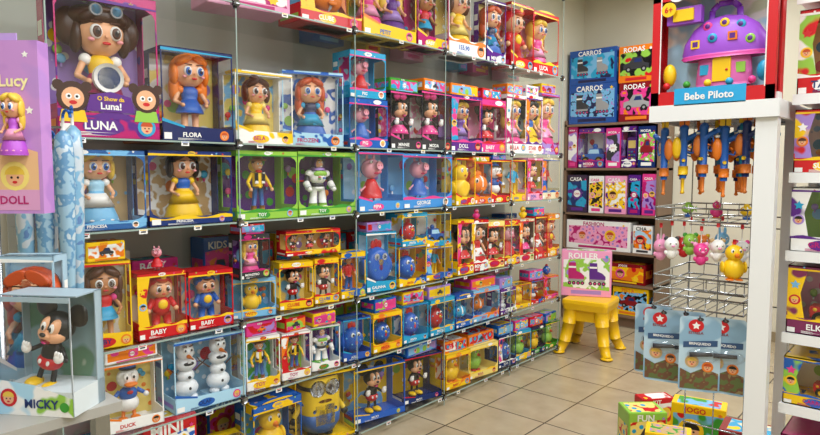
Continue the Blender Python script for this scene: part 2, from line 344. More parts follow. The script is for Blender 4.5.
FIG=dict(luna=aviator,fairy=lambda m:doll(m,'orange','blue','skin','blue',False,None,'blue',over='orange'),
 belle=lambda m:doll(m,'brown','yellow','skin',acc=None,long=False,over='lyel'),
 elsa=lambda m:doll(m,'ginger','blue','skin','navy',over='cyan',iris='blue'),
 cind=lambda m:doll(m,'blonde','6db5e0','skin','9dcfea',acc='band',iris='blue',long=False),
 snow=lambda m:doll(m,'black','yellow','skin','blue',acc='bow',long=False,over='yellow',iris='brown'),
 cowboy=cowboy,space=spaceman,pig=pig,pigb=lambda m:pig(m,'blue'),mouse=mouse,minnie=lambda m:mouse(m,'pink'),minnier=lambda m:mouse(m,'red'),
 todr=lambda m:toddler(m,'red'),todb=lambda m:toddler(m,'blue','brown'),girl=lambda m:doll(m,'brown','cyan','dskin','red',False,long=True,over='pink'),
 minion=minion,snowman=snowman,hen=hen,henr=lambda m:hen(m,'red'),bird=bird,birdg=lambda m:bird(m,'lgreen','red'),duck=duckboy,fish=fish,fishb=lambda m:fish(m,'cyan'),
 car=car,carb=lambda m:car(m,'blue'),human=human,hblue=lambda m:human(m,'blonde','cyan','yellow','red'),hpink=lambda m:doll(m,'blonde','pink',iris='blue',over='lpink'),
 hpurp=lambda m:doll(m,'blonde','purple',iris='blue',acc='crown',over='lpurple'),house=house,phone=phone,red=lambda m:doll(m,'brown','red',over='white',acc='bow'))
NM=dict(luna='boxed_aviator_doll',fairy='boxed_fairy_doll',belle='boxed_princess_doll',elsa='boxed_princess_doll',cind='boxed_princess_doll',snow='boxed_princess_doll',
 cowboy='boxed_cowboy_figure',space='boxed_astronaut_figure',pig='boxed_toy_pig',pigb='boxed_toy_pig',mouse='boxed_toy_mouse',minnie='boxed_toy_mouse',minnier='boxed_toy_mouse',
 todr='boxed_baby_doll',todb='boxed_baby_doll',girl='boxed_baby_doll',minion='boxed_goggled_toy_creature',snowman='boxed_toy_snowman',hen='boxed_toy_hen',henr='boxed_toy_hen',
 bird='boxed_toy_bird',birdg='boxed_toy_bird',duck='boxed_toy_duck',fish='boxed_toy_fish',fishb='boxed_toy_fish',car='boxed_toy_car',carb='boxed_toy_car',human='boxed_action_figure',
 hblue='boxed_action_figure',hpink='boxed_fashion_doll',hpurp='boxed_fashion_doll',house='boxed_activity_house',phone='boxed_toy_phone',red='boxed_fashion_doll')
# ---------------- packaging ----------------
PAL=['yellow','white','pink','cyan','lgreen','orange','red','lblue','lpurple']
def badge(m,x,z,r,y,c,rng):
    m.disc(x,z,r,y,c); m.disc(x,z-.1*r,r*.62,y-.0004,'skin'); m.poly([(x+r*.7*math.cos(t),z+r*.1+r*.6*math.sin(t)) for t in [k*math.pi/6 for k in range(7)]],y-.0008,rng.choice(['brown','blonde','black','ginger']))
    m.disc(x-r*.22,z-r*.1,r*.09,y-.0012,'black',8); m.disc(x+r*.22,z-r*.1,r*.09,y-.0012,'black',8); m.disc(x,z-r*.42,r*.1,y-.0012,'red',8,1.8)
def wbox(m,w,h,d,outer,inner,accent,text,fig,n=1,seed=0,film=True,foot=.2,head=.13,fscale=1,style=None):
    rng=random.Random(seed); t=.003
    st_=rng.choice([0,1,1,2,3]) if style is None else style
    if st_==1: head=.045; foot*=.8
    if st_==2: head=.07
    om=prt(outer,outer,rng.choice([accent,outer]),rng.choice([8,11,15]),'n') if rng.random()<.5 else pm(outer,.25)
    im=prt(inner,rng.choice(['white',accent,'lblue']),inner,scale=rng.choice([9,13,19]),kind=rng.choice('nv'))
    m.box(0,d/2-t/2,h/2,w,t,h,om); m.box(0,d/2-t*1.5,h/2,w-.004,t,h-.004,im)
    by=d/2-t*2-.0006
    for k in range(3): m.disc(rng.uniform(-.36,.36)*w,h*rng.uniform(.35,.8),w*rng.uniform(.05,.11),by-k*.0003,rng.choice(PAL),14)
    m.box(0,0,t/2,w,d,t,om)
    if st_==1:
        m.box(0,d*.3,h-t/2,w,d*.4,t,om); m.box(0,-d/2+.004,h-t/2,w,.008,t,om); m.quad([(-w/2,-d/2,h),(w/2,-d/2,h),(w/2,d*.1,h),(-w/2,d*.1,h)],FILM)
    else: m.box(0,0,h-t/2,w,d,t,om)
    for s in (-1,1):
        m.box(s*(w/2-t/2),d*.33,h/2,t,d*.34,h,om); m.box(s*(w/2-t/2),-d*.17,h*foot*.65,t,d*.66,h*foot*1.3,om); m.box(s*(w/2-t/2),-d*.17,h-h*head/2,t,d*.66,h*head,om)
        m.box(s*(w/2-.0025),-d/2+.002,h/2,.005,.003,h,om)
        xs=s*(w/2+.0008)
        for c,(y0,y1,z0,z1) in ((accent,(d*.18,d*.46,h*.55,h*.62)),('white',(d*.2,d*.45,h*.7,h*.8)),(rng.choice(PAL),(-d*.4,d*.4,h*.06,h*.12))):
            m.quad([(xs,y0,z0),(xs,y1,z0),(xs,y1,z1),(xs,y0,z1)],c)
    fy=-d/2
    m.box(0,fy+t/2,h*foot/2,w,t,h*foot,om); m.box(0,fy+t/2,h-h*head/2,w,t,h*head,om)
    N=12
    if st_==1:
        m.poly([(-w/2,h*foot),(-w/2,h*foot*1.7),(-w*.2,h*foot*1.15),(w/2,h*foot)],fy+.0005,om); m.poly([(-w/2,h*foot*1.45),(-w/2,h*foot*1.7),(-w*.2,h*foot*1.15),(-w*.2,h*foot)],fy-.0003,accent)
    else:
        pts=[(-w/2+w*i/N,h*foot+h*.022*math.sin(i*1.1+seed)) for i in range(N+1)]
        m.poly([(-w/2,h*foot-h*.035)]+pts+[(w/2,h*foot-h*.035)],fy-.0006,accent)
    if st_==2:
        m.poly([(-w/2,h*foot),(-w*.27,h*foot),(-w*.33,h*.6),(-w*.25,h*(1-head)),(-w/2,h*(1-head))],fy+.0004,prt(accent,rng.choice(PAL),outer,10,'n'))
        badge(m,-w*.4,h*.5,w*.075,fy-.0004,rng.choice(PAL),rng); m.star(-w*.4,h*.72,w*.07,fy-.0004,rng.choice(PAL))
    if st_ in(0,3):
        k=w*.12
        for sx in(-1,1):
            for zz,dz in ((h*foot,1),(h*(1-head),-1)):
                m.poly([(sx*w/2,zz),(sx*(w/2-k),zz),(sx*(w/2-k*.35),zz+dz*k*.35),(sx*w/2,zz+dz*k)],fy+.0008,om)
    if st_==3:
        m.poly([(w*.32*math.cos(q),h+h*.035*math.sin(q)) for q in [k*math.pi/8 for k in range(9)]],fy+.001,accent)
    m.poly([(-w/2,h*(1-head)),(-w/2,h*(1-head)+h*.03),(w/2,h*(1-head)+h*.012),(w/2,h*(1-head))],fy-.0006,accent)
    tcol='white' if outer not in('white','lyel','sky','lblue','yellow','cream','lpink') else rng.choice(['red','blue','magenta'])
    if rng.random()<.5: m.disc(-w*.08,h*foot*.45,h*foot*.36,fy-.0009,accent,20,min(2.2,w*.32/(h*foot*.36))); tc2='dblue' if tcol==accent else tcol
    else: tc2=tcol
    m.text(text,-w*.1,h*foot*.5,w*.46,h*foot*.36,fy-.0014,tc2)
    for k in range(3): m.poly([(-w*.3,h*foot*(.1+k*.055)),(-w*.3+w*rng.uniform(.1,.4),h*foot*(.1+k*.055)),(-w*.3+w*.1,h*foot*(.125+k*.055)),(-w*.3,h*foot*(.125+k*.055))],fy-.0017,tc2)
    badge(m,w*.36,h*foot*.5,min(h*foot*.38,w*.11),fy-.001,rng.choice(PAL),rng)
    m.poly([(-w*.48,h*.02),(-w*.38,h*.02),(-w*.38,h*.09),(-w*.48,h*.09)],fy-.0016,'white')
    if head>.06:
        m.disc(rng.choice((-1,0,0,1))*w*.22,h*(1-head*.45),h*head*.36,fy-.001,rng.choice(['white',accent]) if outer!='white' else 'red',16,min(2.2,w*.2/(h*head*.36)))
        m.text(text[:5],0,h*(1-head*.45),w*.2,h*head*.3,fy-.0016,outer if outer!='white' else 'yellow')
        for k in range(4): m.star(rng.uniform(-.45,.45)*w,h*(1-head*rng.uniform(.2,.8)),h*.018,fy-.0005,rng.choice(PAL))
    z0=h*foot*.45; fh=min((h-z0-h*head*.6)*.97,(w/n)*2.0)*fscale
    for i in range(n):
        x=(i-(n-1)/2)*w/n*.92+(w*.07 if st_==2 else 0); m.box(x,0,z0/2,w/n*.7,d*.6,z0,om)
        m.push(x,-d*.04,z0,fh)
        f=fig if not isinstance(fig,(list,tuple)) else fig[i%len(fig)]
        st=len(m.v); FIG[f](m)
        lim=d*.46
        for k in range(st,len(m.v)): m.v[k][:,1]=np.clip(m.v[k][:,1],-lim,lim); m.v[k][:,0]=np.clip(m.v[k][:,0],-w*.485,w*.485); m.v[k][:,2]=np.minimum(m.v[k][:,2],h-.004)
        m.pop()
    for k in range(3 if w>.12 else 1):
        x=rng.choice((-1,1))*w*rng.uniform(.28,.38); z=h*rng.uniform(.3,.75); m.ell(x,d*.38,z,w*.05,.008,w*.05,rng.choice(PAL)); m.tube((x,d*.4,z),(x,d*.38,z-w*.09),w*.012,w*.012,rng.choice(PAL))
    if film:
        m.quad([(-w/2+.005,fy+.0035,h*foot),(w/2-.005,fy+.0035,h*foot),(w/2-.005,fy+.0035,h*(1-head)),(-w/2+.005,fy+.0035,h*(1-head))],FILM)
def carton(m,w,h,d,outer,panel,accent,text,seed=0,motif=None):
    rng=random.Random(seed); b=.003; om=pm(outer,.25)
    for sx,sy,sz in ((w,d-2*b,h-2*b),(w-2*b,d,h-2*b),(w-2*b,d-2*b,h)): m.box(0,0,h/2,sx,sy,sz,om)
    fy=-d/2-.0006
    P=prt(panel,rng.choice(PAL),accent,scale=rng.choice([9,14,20]),kind=rng.choice('nvn'))
    m.poly([(-w*.46,h*.2),(w*.46,h*.14),(w*.46,h*.86),(-w*.46,h*.8)],fy,P)
    m.text(text,-w*.06,h*.89,w*.6,h*.14,fy-.0008,'white' if outer not in('white','lyel','yellow','cream','sky') else accent)
    m.poly([(-w*.3,h*.05),(w*.3,h*.05),(w*.3,h*.13),(-w*.3,h*.13)],fy-.0004,accent)
    k=motif or rng.choice(['badge','car','star','duo'])
    r=min(w,h)*.24
    if k=='badge': badge(m,-w*.12,h*.5,r,fy-.0006,rng.choice(PAL),rng); m.star(w*.28,h*.3,r*.6,fy-.0006,'yellow',7,.7)
    elif k=='duo': badge(m,-w*.24,h*.48,r*.8,fy-.0006,'lpink',rng); badge(m,w*.2,h*.52,r*.8,fy-.0006,'yellow',rng)
    elif k=='star': m.star(0,h*.5,r*1.3,fy-.0006,accent,9,.75); m.disc(0,h*.5,r*.7,fy-.001,'white'); m.text(text[:4],0,h*.5,r*1.1,r*.5,fy-.0016,'red')
    elif k=='skate':
        for sx,cc in ((-.22,'magenta' if accent!='navy' else 'dgrey'),(.2,'purple' if accent!='navy' else 'grey')):
            X=w*sx
            m.poly([(X-r*.6,h*.74),(X-r*.62,h*.5),(X-r*.6,h*.38),(X+r*.8,h*.38),(X+r*.8,h*.45),(X+r*.5,h*.52),(X+r*.1,h*.56),(X+r*.05,h*.74)],fy-.0006,cc)
            m.poly([(X-r*.6,h*.33),(X+r*.7,h*.33),(X+r*.75,h*.38),(X-r*.6,h*.38)],fy-.0008,'grey'); m.poly([(X-r*.6,h*.62),(X+r*.06,h*.62),(X+r*.06,h*.66),(X-r*.6,h*.66)],fy-.001,'white')
            for q in range(4): m.disc(X-r*.5+q*r*.38,h*.29,r*.17,fy-.001,'black',12); m.disc(X-r*.5+q*r*.38,h*.29,r*.08,fy-.0014,'pink',8)
    else:
        m.poly([(-r*1.5,h*.36),(-r*1.5,h*.5),(-r*.8,h*.54),(-r*.4,h*.68),(r*.6,h*.68),(r*.9,h*.52),(r*1.5,h*.48),(r*1.5,h*.36)],fy-.0006,rng.choice(['dred','orange','grey','dgrey']))
        m.poly([(-r*.3,h*.54),(-r*.1,h*.64),(r*.5,h*.64),(r*.65,h*.54)],fy-.001,'dblue')
        for s in(-1,1): m.disc(s*r*.9,h*.35,r*.34,fy-.001,'black'); m.disc(s*r*.9,h*.35,r*.16,fy-.0014,'grey')
    m.star(w*.4,h*.88,min(w,h)*.05,fy-.001,rng.choice(PAL))
    for s in (-1,1):
        x=s*(w/2+.0006); m.quad([(x,-d*.4,h*.3),(x,d*.4,h*.3),(x,d*.4,h*.7),(x,-d*.4,h*.7)],P)
    m.quad([(-w*.4,-d*.4,h+.0006),(w*.4,-d*.4,h+.0006),(w*.4,d*.4,h+.0006),(-w*.4,d*.4,h+.0006)],P)
# ---------------- room ----------------
def slab(name,x0,x1,y0,y1,z0,z1,mat):
    m=MB(); m.box((x0+x1)/2,(y0+y1)/2,(z0+z1)/2,x1-x0,y1-y0,z1-z0,mat); return m.build(name)
def wallmat():
    m=bpy.data.materials.new('painted_wall'); m.use_nodes=True; N=m.node_tree.nodes; L=m.node_tree.links; b=N['Principled BSDF']; b.inputs['Roughness'].default_value=.75
    t=N.new('ShaderNodeTexNoise'); t.inputs['Scale'].default_value=1.5; r=N.new('ShaderNodeValToRGB')
    r.color_ramp.elements[0].color=hx('ccc6b2'); r.color_ramp.elements[1].color=hx('d9d3c0'); tc=N.new('ShaderNodeTexCoord'); L.new(tc.outputs['Object'],t.inputs['Vector']); L.new(t.outputs[0],r.inputs[0]); L.new(r.outputs[0],b.inputs['Base Color'])
    return m
def tilemat():
    m=bpy.data.materials.new('ceramic_tile'); m.use_nodes=True; N=m.node_tree.nodes; L=m.node_tree.links; b=N['Principled BSDF']; b.inputs['Roughness'].default_value=.25
    tc=N.new('ShaderNodeTexCoord'); mp=N.new('ShaderNodeMapping'); mp.inputs['Location'].default_value=(.1,.15,0)
    br=N.new('ShaderNodeTexBrick'); br.offset=0; br.inputs['Scale'].default_value=1; br.inputs['Brick Width'].default_value=.42; br.inputs['Row Height'].default_value=.42; br.inputs['Mortar Size'].default_value=.005
    br.inputs['Color1'].default_value=hx('b8a88c'); br.inputs['Color2'].default_value=hx('ae9f84'); br.inputs['Mortar'].default_value=hx('544b40')
    n=N.new('ShaderNodeTexNoise'); n.inputs['Scale'].default_value=7; n.inputs['Detail'].default_value=5
    mx=N.new('ShaderNodeMix'); mx.data_type='RGBA'; mx.blend_type='MULTIPLY'; mx.inputs[0].default_value=.5
    r=N.new('ShaderNodeValToRGB'); r.color_ramp.elements[0].position=.3; r.color_ramp.elements[0].color=(.62,.57,.5,1); r.color_ramp.elements[1].position=.7; r.color_ramp.elements[1].color=(1,1,1,1)
    L.new(tc.outputs['Object'],mp.inputs[0]); L.new(mp.outputs[0],br.inputs['Vector']); L.new(tc.outputs['Object'],n.inputs['Vector']); L.new(n.outputs[0],r.inputs[0])
    L.new(br.outputs['Color'],mx.inputs[6]); L.new(r.outputs[0],mx.inputs[7]); L.new(mx.outputs[2],b.inputs['Base Color']); return m
WM=wallmat()
slab('floor',-3.1,2.5,-1.6,6.2,-.1,0,tilemat())
slab('ceiling',-3.1,2.5,-1.6,6.2,3.25,3.35,pm('e6e4da',.8))
slab('wall_left',-3.1,-3.0,-1.6,6.2,0,3.25,WM)
slab('wall_back',-3.0,2.5,6.1,6.2,0,3.25,WM)
slab('wall_right',2.5,2.6,-1.6,6.2,0,3.25,WM)
slab('wall_front',-3.0,2.5,-1.7,-1.6,0,3.25,WM)
slab('baseboard_back',-2.03,2.5,6.085,6.1,0,.09,pm('8f7f63'))
# ---------------- glass shelving, left wall ----------------
XF=-2.4; XB=-2.92; DIV=[.80,1.56,2.27,3.03,3.8,4.52]; SZ=[.06,.46,.81,1.27,1.62,2.23,2.85]
g=MB(); EDGE=pm('93a8a1',.2,.0)
for z in SZ:
    g.quad([(XF,DIV[0],z-.001),(XF,DIV[-1],z-.001),(XB,DIV[-1],z-.001),(XB,DIV[0],z-.001)],GLASS)
    g.box(XF+.001,(DIV[0]+DIV[-1])/2,z-.004,.003,DIV[-1]-DIV[0],.007,EDGE)
for y in DIV:
    g.quad([(XF,y,0),(XB,y,0),(XB,y,2.85),(XF,y,2.85)],GLASS)
    g.box(XF+.001,y,2.85/2,.003,.005,2.85,EDGE)
    for z in SZ:
        g.tube((XF-.005,y-.018,z-.006),(XF-.005,y+.018,z-.006),.011,.011,CHROME,12); g.tube((XF-.005,y,z-.028),(XF-.005,y,z+.016),.011,.011,CHROME,12); g.tube((XF-.01,y,z-.006),(XF+.012,y,z-.006),.016,.016,CHROME,14)
g.box(XB-.006,(DIV[0]+DIV[-1])/2,1.45,.008,DIV[-1]-DIV[0],2.8,pm('bcbcb6',.35))
g.build('glass_display_shelving')
pl=MB()
for z in SZ[:6]:
    y=.9
    while y<4.45:
        pl.box(XF+.006,y,z-.012,.002,.034,.018,'white'); pl.box(XF+.0072,y,z-.013,.0006,.02,.006,'dgrey')
        pl.box(XF+.0072,y,z-.006,.0006,.028,.003,random.choice(['red','yellow','blue'])); y+=random.uniform(.18,.5)
pl.build('shelf_price_labels')
FX=XF-.02
cnt=[0]; TOPS=[]
jr=random.Random(11)
def put(rowz,px0,px1,ytop,fig,outer,inner,accent,text,n=1,yaw=None,d=None,stack=None,foot=.2,head=.13,fs=1,h=None,style=None,free=True,extra=None):
    cnt[0]+=1
    if yaw is None: yaw=-jr.uniform(1,11)
    base=rowz if stack is None else stack
    Y0=yAt(px0,base,FX)+.002; Y1=yAt(px1,base,FX)-.002; L=Y1-Y0; a=math.radians(abs(yaw)); 
    d=d or max(.09,min(.2,L*.62)); w=(L-d*math.sin(a))/math.cos(a); hX=d/2*math.cos(a)+w/2*math.sin(a)
    if h is None: h=zAt(ytop,FX-.01,(Y0+Y1)/2)-base
    m=MB()
    if fig in FIG or isinstance(fig,(list,tuple)):
        wbox(m,w,h,d,outer,inner,accent,text,fig,n,cnt[0],True,foot,head,fs,style); nm=NM[fig if isinstance(fig,str) else fig[0]]
    else: carton(m,w,h,d,outer,inner,accent,text,cnt[0],fig if fig in('badge','car','star','duo','skate') else None); nm='toy_carton'
    if extra: extra(m,w,h,d)
    m.build(nm,(FX-hX,(Y0+Y1)/2,base+.0005),math.radians(90+yaw))
    if free: TOPS.append((rowz,(Y0+Y1)/2,w,d,FX-hX,base+h+.0015))
    return base+h+.001
A,B_,C_,D_,E_,T=1.62,1.27,.81,.46,.06,2.23
def luna_art(m,w,h,d):
    y=-d/2-.003
    for s,z in ((-1,.27),(1,.29)):
        x=s*w*.36; k=w*.13
        m.disc(x,h*z,k*1.15,y,'3d2113',20); m.disc(x,h*z-k*.1,k*.8,y-.0006,'skin',20)
        for q in(-1,1): m.disc(x+q*k*.3,h*z,k*.22,y-.0012,'white',12); m.disc(x+q*k*.28,h*z,k*.1,y-.0018,'black',10); m.disc(x+q*k*1.0,h*z+k*.8,k*.4,y+.0003,'3d2113',12)
        m.disc(x,h*z-k*.45,k*.16,y-.0012,'red',10,1.8); m.poly([(x-k*.8,h*z-k*1.0),(x+k*.8,h*z-k*1.0),(x+k*1.0,h*z-k*1.9),(x-k*1.0,h*z-k*1.9)],y+.0004,'lgreen' if s>0 else 'yellow')
    m.poly([(-w*.24,h*.18),(w*.24,h*.18),(w*.2,h*.29),(0,h*.32),(-w*.2,h*.29)],y,'purple'); m.text('O Show da',0,h*.27,w*.3,h*.03,y-.0008,'yellow'); m.text('Luna!',0,h*.22,w*.3,h*.05,y-.0008,'white')
# row A
put(A,60,163,-8,'luna','magenta','lpurple','purple','LUNA',foot=.17,head=.08,d=.2,yaw=-3,fs=1.0,style=0,free=False,extra=luna_art)
put(A,166,238,50,'fairy','1f2c5e','lyel','cyan','FLORA',style=1,foot=.18,fs=1.05,free=False)
put(A,241,298,72,'belle','white','lyel','yellow','BELA',yaw=-8,style=1,free=False)
put(A,299,352,71,'elsa','sky','white','blue','FROZEN',yaw=-24,d=.14,style=1,free=False)
s=put(A,354,391,99,'pigb','blue','lblue','pink','PIG',yaw=-8,free=False); put(A,354,389,52,'pig','cyan','sky','pink','PIG',stack=s,yaw=-8,free=False)
put(A,393,424,92,'minnie','dgrey','lpink','pink','MINNIE',yaw=-4); put(A,424,453,92,'minnie','dgrey','lpink','pink','MODA',yaw=-4)
put(A,455,484,96,'hpurp','purple','lpurple','pink','DOLL'); put(A,485,508,100,'minnier','pink','lpink','red','BABY'); put(A,509,527,95,'hpink','white','lpink','magenta','BELLA'); put(A,528,543,96,'snow','white','sky','purple','STAR'); put(A,544,560,94,'hpink','lpurple','white','magenta','MINI')
# row B
put(B_,62,150,150,'cind','2a5f9f','tan','lblue','PRINCESA',yaw=-3,foot=.11,head=.07,d=.19,fs=1.1,style=0); put(B_,152,235,151,'snow','1a3270','tan','yellow','PRINCESA',yaw=-3,foot=.11,head=.07,d=.19,fs=1.1,style=0)
put(B_,239,300,151,'cowboy','lgreen','purple','green','TOY',yaw=-3,foot=.14,head=.08,style=0,fs=1.04); put(B_,301,358,152,'space','lgreen','purple','green','TOY',yaw=-3,foot=.14,head=.08,style=0,fs=1.04)
put(B_,361,405,152,'pig','3f8fd8','sky','pink','PEPA',yaw=-3,head=.07); put(B_,406,453,154,'pigb','3f8fd8','lblue','pink','GEORGE',yaw=-3,head=.07)
put(B_,457,476,158,'bird','yellow','lyel','red','BABY'); put(B_,477,493,162,'fish','orange','yellow','red','FUN'); put(B_,494,512,160,'duck','red','lblue','yellow','BOB'); put(B_,513,527,160,'hblue','yellow','white','red','KIDS'); put(B_,528,543,158,'minnier','lpink','white','red','DOLL'); put(B_,544,560,158,'human','cream','yellow','blue','BIG')
# row C
put(C_,86,140,262,'girl','yellow','lyel','red','BABY',yaw=-12,d=.12,style=1); put(C_,141,191,272,'todr','red','cream','yellow','BABY',yaw=-6,head=.09); put(C_,192,237,270,'todb','red','cream','yellow','BABY',yaw=-6,head=.09)
s=put(C_,240,283,278,'bird','lblue','cyan','yellow','TWITY',yaw=-18,d=.12,free=False); put(C_,241,272,234,'hpink','dgrey','purple','magenta','MONSTRO',stack=s,yaw=-4,d=.1)
put(C_,285,318,262,'mouse','yellow','lyel','red','CLUBE',yaw=-14,d=.11,free=False); s=put(C_,319,343,258,'mouse','yellow','white','red','CLUBE',yaw=-14,d=.1,free=False); put(C_,344,368,252,'human','yellow','orange','blue','TIO',yaw=-8)
put(C_,292,343,230,('mouse','minnier','mouse'),'red','lyel','yellow','MICKY',n=3,stack=C_+.262,yaw=-9,d=.1,free=False)
put(C_,371,399,232,'hen','cyan','sky','white','GALINHA',yaw=-10,d=.12,style=1); s=put(C_,401,428,246,'hen','yellow','orange','blue','PINTA',yaw=-4,free=False); put(C_,403,428,213,'henr','cyan','white','yellow','PINTA',stack=s,free=False); s=put(C_,430,455,246,'hblue','yellow','orange','blue','PINTA',free=False); put(C_,430,453,213,'carb','yellow','white','cyan','BUS',stack=s,free=False)
for (a,b,t,f,o,i,ac) in ((458,474,220,'minnier','yellow','lyel','red'),(475,490,220,'red','red','yellow','white'),(491,506,221,'minnier','lyel','orange','red'),(507,521,220,'pig','red','cream','yellow'),(522,535,219,'minnie','cream','pink','red'),(536,547,216,'red','red','dred','yellow'),(548,560,214,'todr','orange','red','yellow')): put(C_,a,b,t,f,o,i,ac,'MINI')
# row D
put(D_,106,170,362,'duck','white','lyel','orange','DUCK',yaw=-8,style=1); put(D_,178,249,336,('snowman','snowman'),'sky','8fb8d0','blue','OLAF',n=2,yaw=-4,style=1)
put(D_,251,285,336,'cowboy','white','green','yellow','TOY',yaw=-12,head=.08); put(D_,286,315,332,'cowboy','white','lgreen','red','TOY',yaw=-12,head=.08); put(D_,316,344,326,'space','white','purple','green','TOY',yaw=-12,head=.08)
put(D_,347,374,318,'hen','2a56b0','lblue','cyan','AZUL',yaw=-10); put(D_,376,404,312,'hen','yellow','cyan','orange','PINTA',yaw=-6); put(D_,406,430,304,'hen','cyan','white','blue','PINTA'); put(D_,431,455,298,'henr','cyan','sky','yellow','PINTA')
for (a,b,t,f,o,i,ac) in ((457,474,295,'fishb','blue','sky','yellow'),(475,500,288,'fish','lblue','white','orange'),(501,516,288,'snowman','purple','lblue','white'),(517,532,284,'bird','yellow','cyan','red'),(533,546,280,'duck','red','yellow','blue'),(547,560,276,'girl','orange','lyel','pink')): put(D_,a,b,t,f,o,i,ac,'KIDS')
# row E
put(E_,256,304,400,'bird','blue','lblue','yellow','JOGO',yaw=-3,free=False); put(E_,306,362,374,'minion','yellow','lyel','dgrey','',yaw=-14,foot=.05,fs=1.18,head=.03,style=1,d=.2,free=False)
put(E_,363,410,366,'mouse','2a5fc0','yellow','yellow','MICKY',yaw=-12,foot=.14,style=1); put(E_,411,446,355,'mouse','dblue','yellow','red','MICKY',yaw=-12,foot=.14,style=1)
put(E_,449,472,352,'bird','yellow','white','orange','BABY'); put(E_,473,500,344,'birdg','lyel','cream','yellow','BOLA'); put(E_,501,517,335,'hen','dblue','yellow','white','ZOO'); put(E_,518,532,330,'birdg','cyan','lgreen','yellow','ZOO'); put(E_,533,546,326,'bird','navy','yellow','green','ZOO'); put(E_,547,560,322,'birdg','green','dblue','yellow','ZOO')
put(E_,150,205,418,'star','red','yellow','blue','MINI',free=False); put(E_,207,254,412,('girl','hpink','todb'),'yellow','cream','red','MINI',n=3,h=.2,free=False)
# top row
put(T,215,296,0,'badge','lpink','white','magenta','BABY',h=.2,free=False)
put(T,304,364,0,'fish','red','lblue','yellow','CLUBE',h=.34,yaw=-4,free=False); put(T,367,418,0,('hpink','hpurp'),'yellow','lgreen','orange','PETIT',n=2,h=.42,yaw=-4,free=False); put(T,420,450,0,'girl','magenta','pink','yellow','BABY',h=.4,yaw=-4,free=False)
put(T,452,487,0,'belle','white','lyel','orange','155,90',h=.5,yaw=-4,style=0,free=False); put(T,490,507,0,'elsa','purple','lyel','white','MINI',h=.42,free=False); put(T,513,534,0,'todr','red','white','yellow','LUCA',h=.46,yaw=-4,head=.06,free=False); put(T,536,559,0,'hpink','red','lpink','yellow','LUCA',h=.46,yaw=-4,head=.06,free=False)
# small goods lying on top of the boxes
rng=random.Random(21)
nxt={E_:D_,D_:C_,C_:B_,B_:A,A:T}
for rz_,yc,w,d,xc,top in TOPS:
    clr=nxt[rz_]-.012-top
    if clr<.035: continue
    r=rng.random()
    if r<.3 and rz_!=A: continue
    hh=min(clr*rng.uniform(.5,.95),.1); m=MB(); cnt[0]+=1
    if r<.8 or hh<.06:
        hh=min(hh,.075); carton(m,w*rng.uniform(.8,.98),hh,d*.85,rng.choice(['red','blue','yellow','white','pink','cyan','orange','green','lpurple']),rng.choice(PAL),rng.choice(PAL),rng.choice(['TOYS','JOGO','KIDS','FUN']),cnt[0]); m.build('small_toy_carton',(xc-.012,yc,top),math.radians(90+rng.uniform(-9,5)))
    else:
        m.push(0,0,0,hh); rng.choice([bird,pig,hen,lambda q:bird(q,'pink')])(m); m.pop(); m.build('loose_toy_figure',(xc+.01,yc,top),math.radians(60))
# second-row cartons deeper on shelves
rng=random.Random(3)
for z,hm in ((.06,.3),(.46,.26),(.81,.36),(1.27,.27),(1.62,.26),(2.23,.3)):
    for k in range(5):
        y=DIV[k]+.03; 
        while y<DIV[k+1]-.14:
            w=min(rng.uniform(.13,.26),DIV[k+1]-.03-y)
            if w<.1: break
            if z in(1.62,2.23) and (rng.random()<.6): y+=w; continue
            m=MB(); carton(m,w-.01,hm*rng.uniform(.72,1),.13,rng.choice(['red','blue','yellow','white','pink','lpurple','cyan','orange','lpink']),rng.choice(PAL),rng.choice(PAL),rng.choice(['TOYS','JOGO','KIDS','FUN','BABY']),rng.randint(0,999))
            m.build('toy_carton',(-2.84,y+w/2,z+.0005),math.radians(90)); y+=w
# ---------------- back shelving ----------------
bs=MB(); YF=5.7; x0,x1=-2.99,-2.05; WD=pm('7d6450',.5)
BZ=[.12,.42,.72,1.08,1.52,1.95]
for z in BZ: bs.box((x0+x1)/2,YF+.18,z-.012,x1-x0,.36,.022,WD)
for x in (x0+.01,x1-.01): bs.box(x,YF+.18,1.0,.02,.36,1.98,WD)
bs.box((x0+x1)/2,YF+.37,1.0,x1-x0,.012,1.98,pm('6b5745',.6)); bs.box((x0+x1)/2,YF+.2,.05,x1-x0-.04,.3,.1,WD)
bs.build('wooden_wall_shelf')
def putb(z,pxa,pxb,yt,yb,outer,panel,acc,text,kind='carton',motif=None,stack=None,fig=None,d=.2,xr=None):
    base=z if stack is None else stack; xa=max(xAt(pxa,base,YF+.02),x0+.025); xb=min(xAt(pxb,base,YF+.02),xr or x1-.02); w=xb-xa-.006; h=zAt(yt,(xa+xb)/2,YF+.02)-base; cnt[0]+=1
    m=MB()
    if fig: wbox(m,w,h,d,outer,panel,acc,text,fig,1,cnt[0]); nm=NM[fig]
    else: carton(m,w,h,d,outer,panel,acc,text,cnt[0],motif); nm='puzzle_carton' if motif=='car' else ('skate_carton' if motif=='skate' else 'toy_carton')
    m.build(nm,((xa+xb)/2,YF+.02+d/2,base+.0005),0); return base+h+.001
s=putb(1.95,566,616,84,0,'1d4f9e','lblue','navy','CARROS',motif='skate'); putb(1.95,566,616,49,0,'1d4f9e','lblue','navy','CARROS',motif='skate',stack=s)
s=putb(1.95,618,654,82,0,'dred','black','orange','RODAS',motif='car',xr=-2.03); putb(1.95,618,654,45,0,'orange','black','red','RODAS',motif='car',stack=s,xr=-2.03)
for a,b,t,o,p,ac,fg in ((566,577,126,'magenta','white','pink',None),(578,604,128,'purple','white','magenta','carb'),(605,620,128,'pink','dgrey','white',None),(621,636,126,'purple','lpurple','white','phone'),(637,655,126,'dblue','pink','white',None)):
    putb(1.52,a,b,t,0,o,p,ac,'MODA',fig=fg)
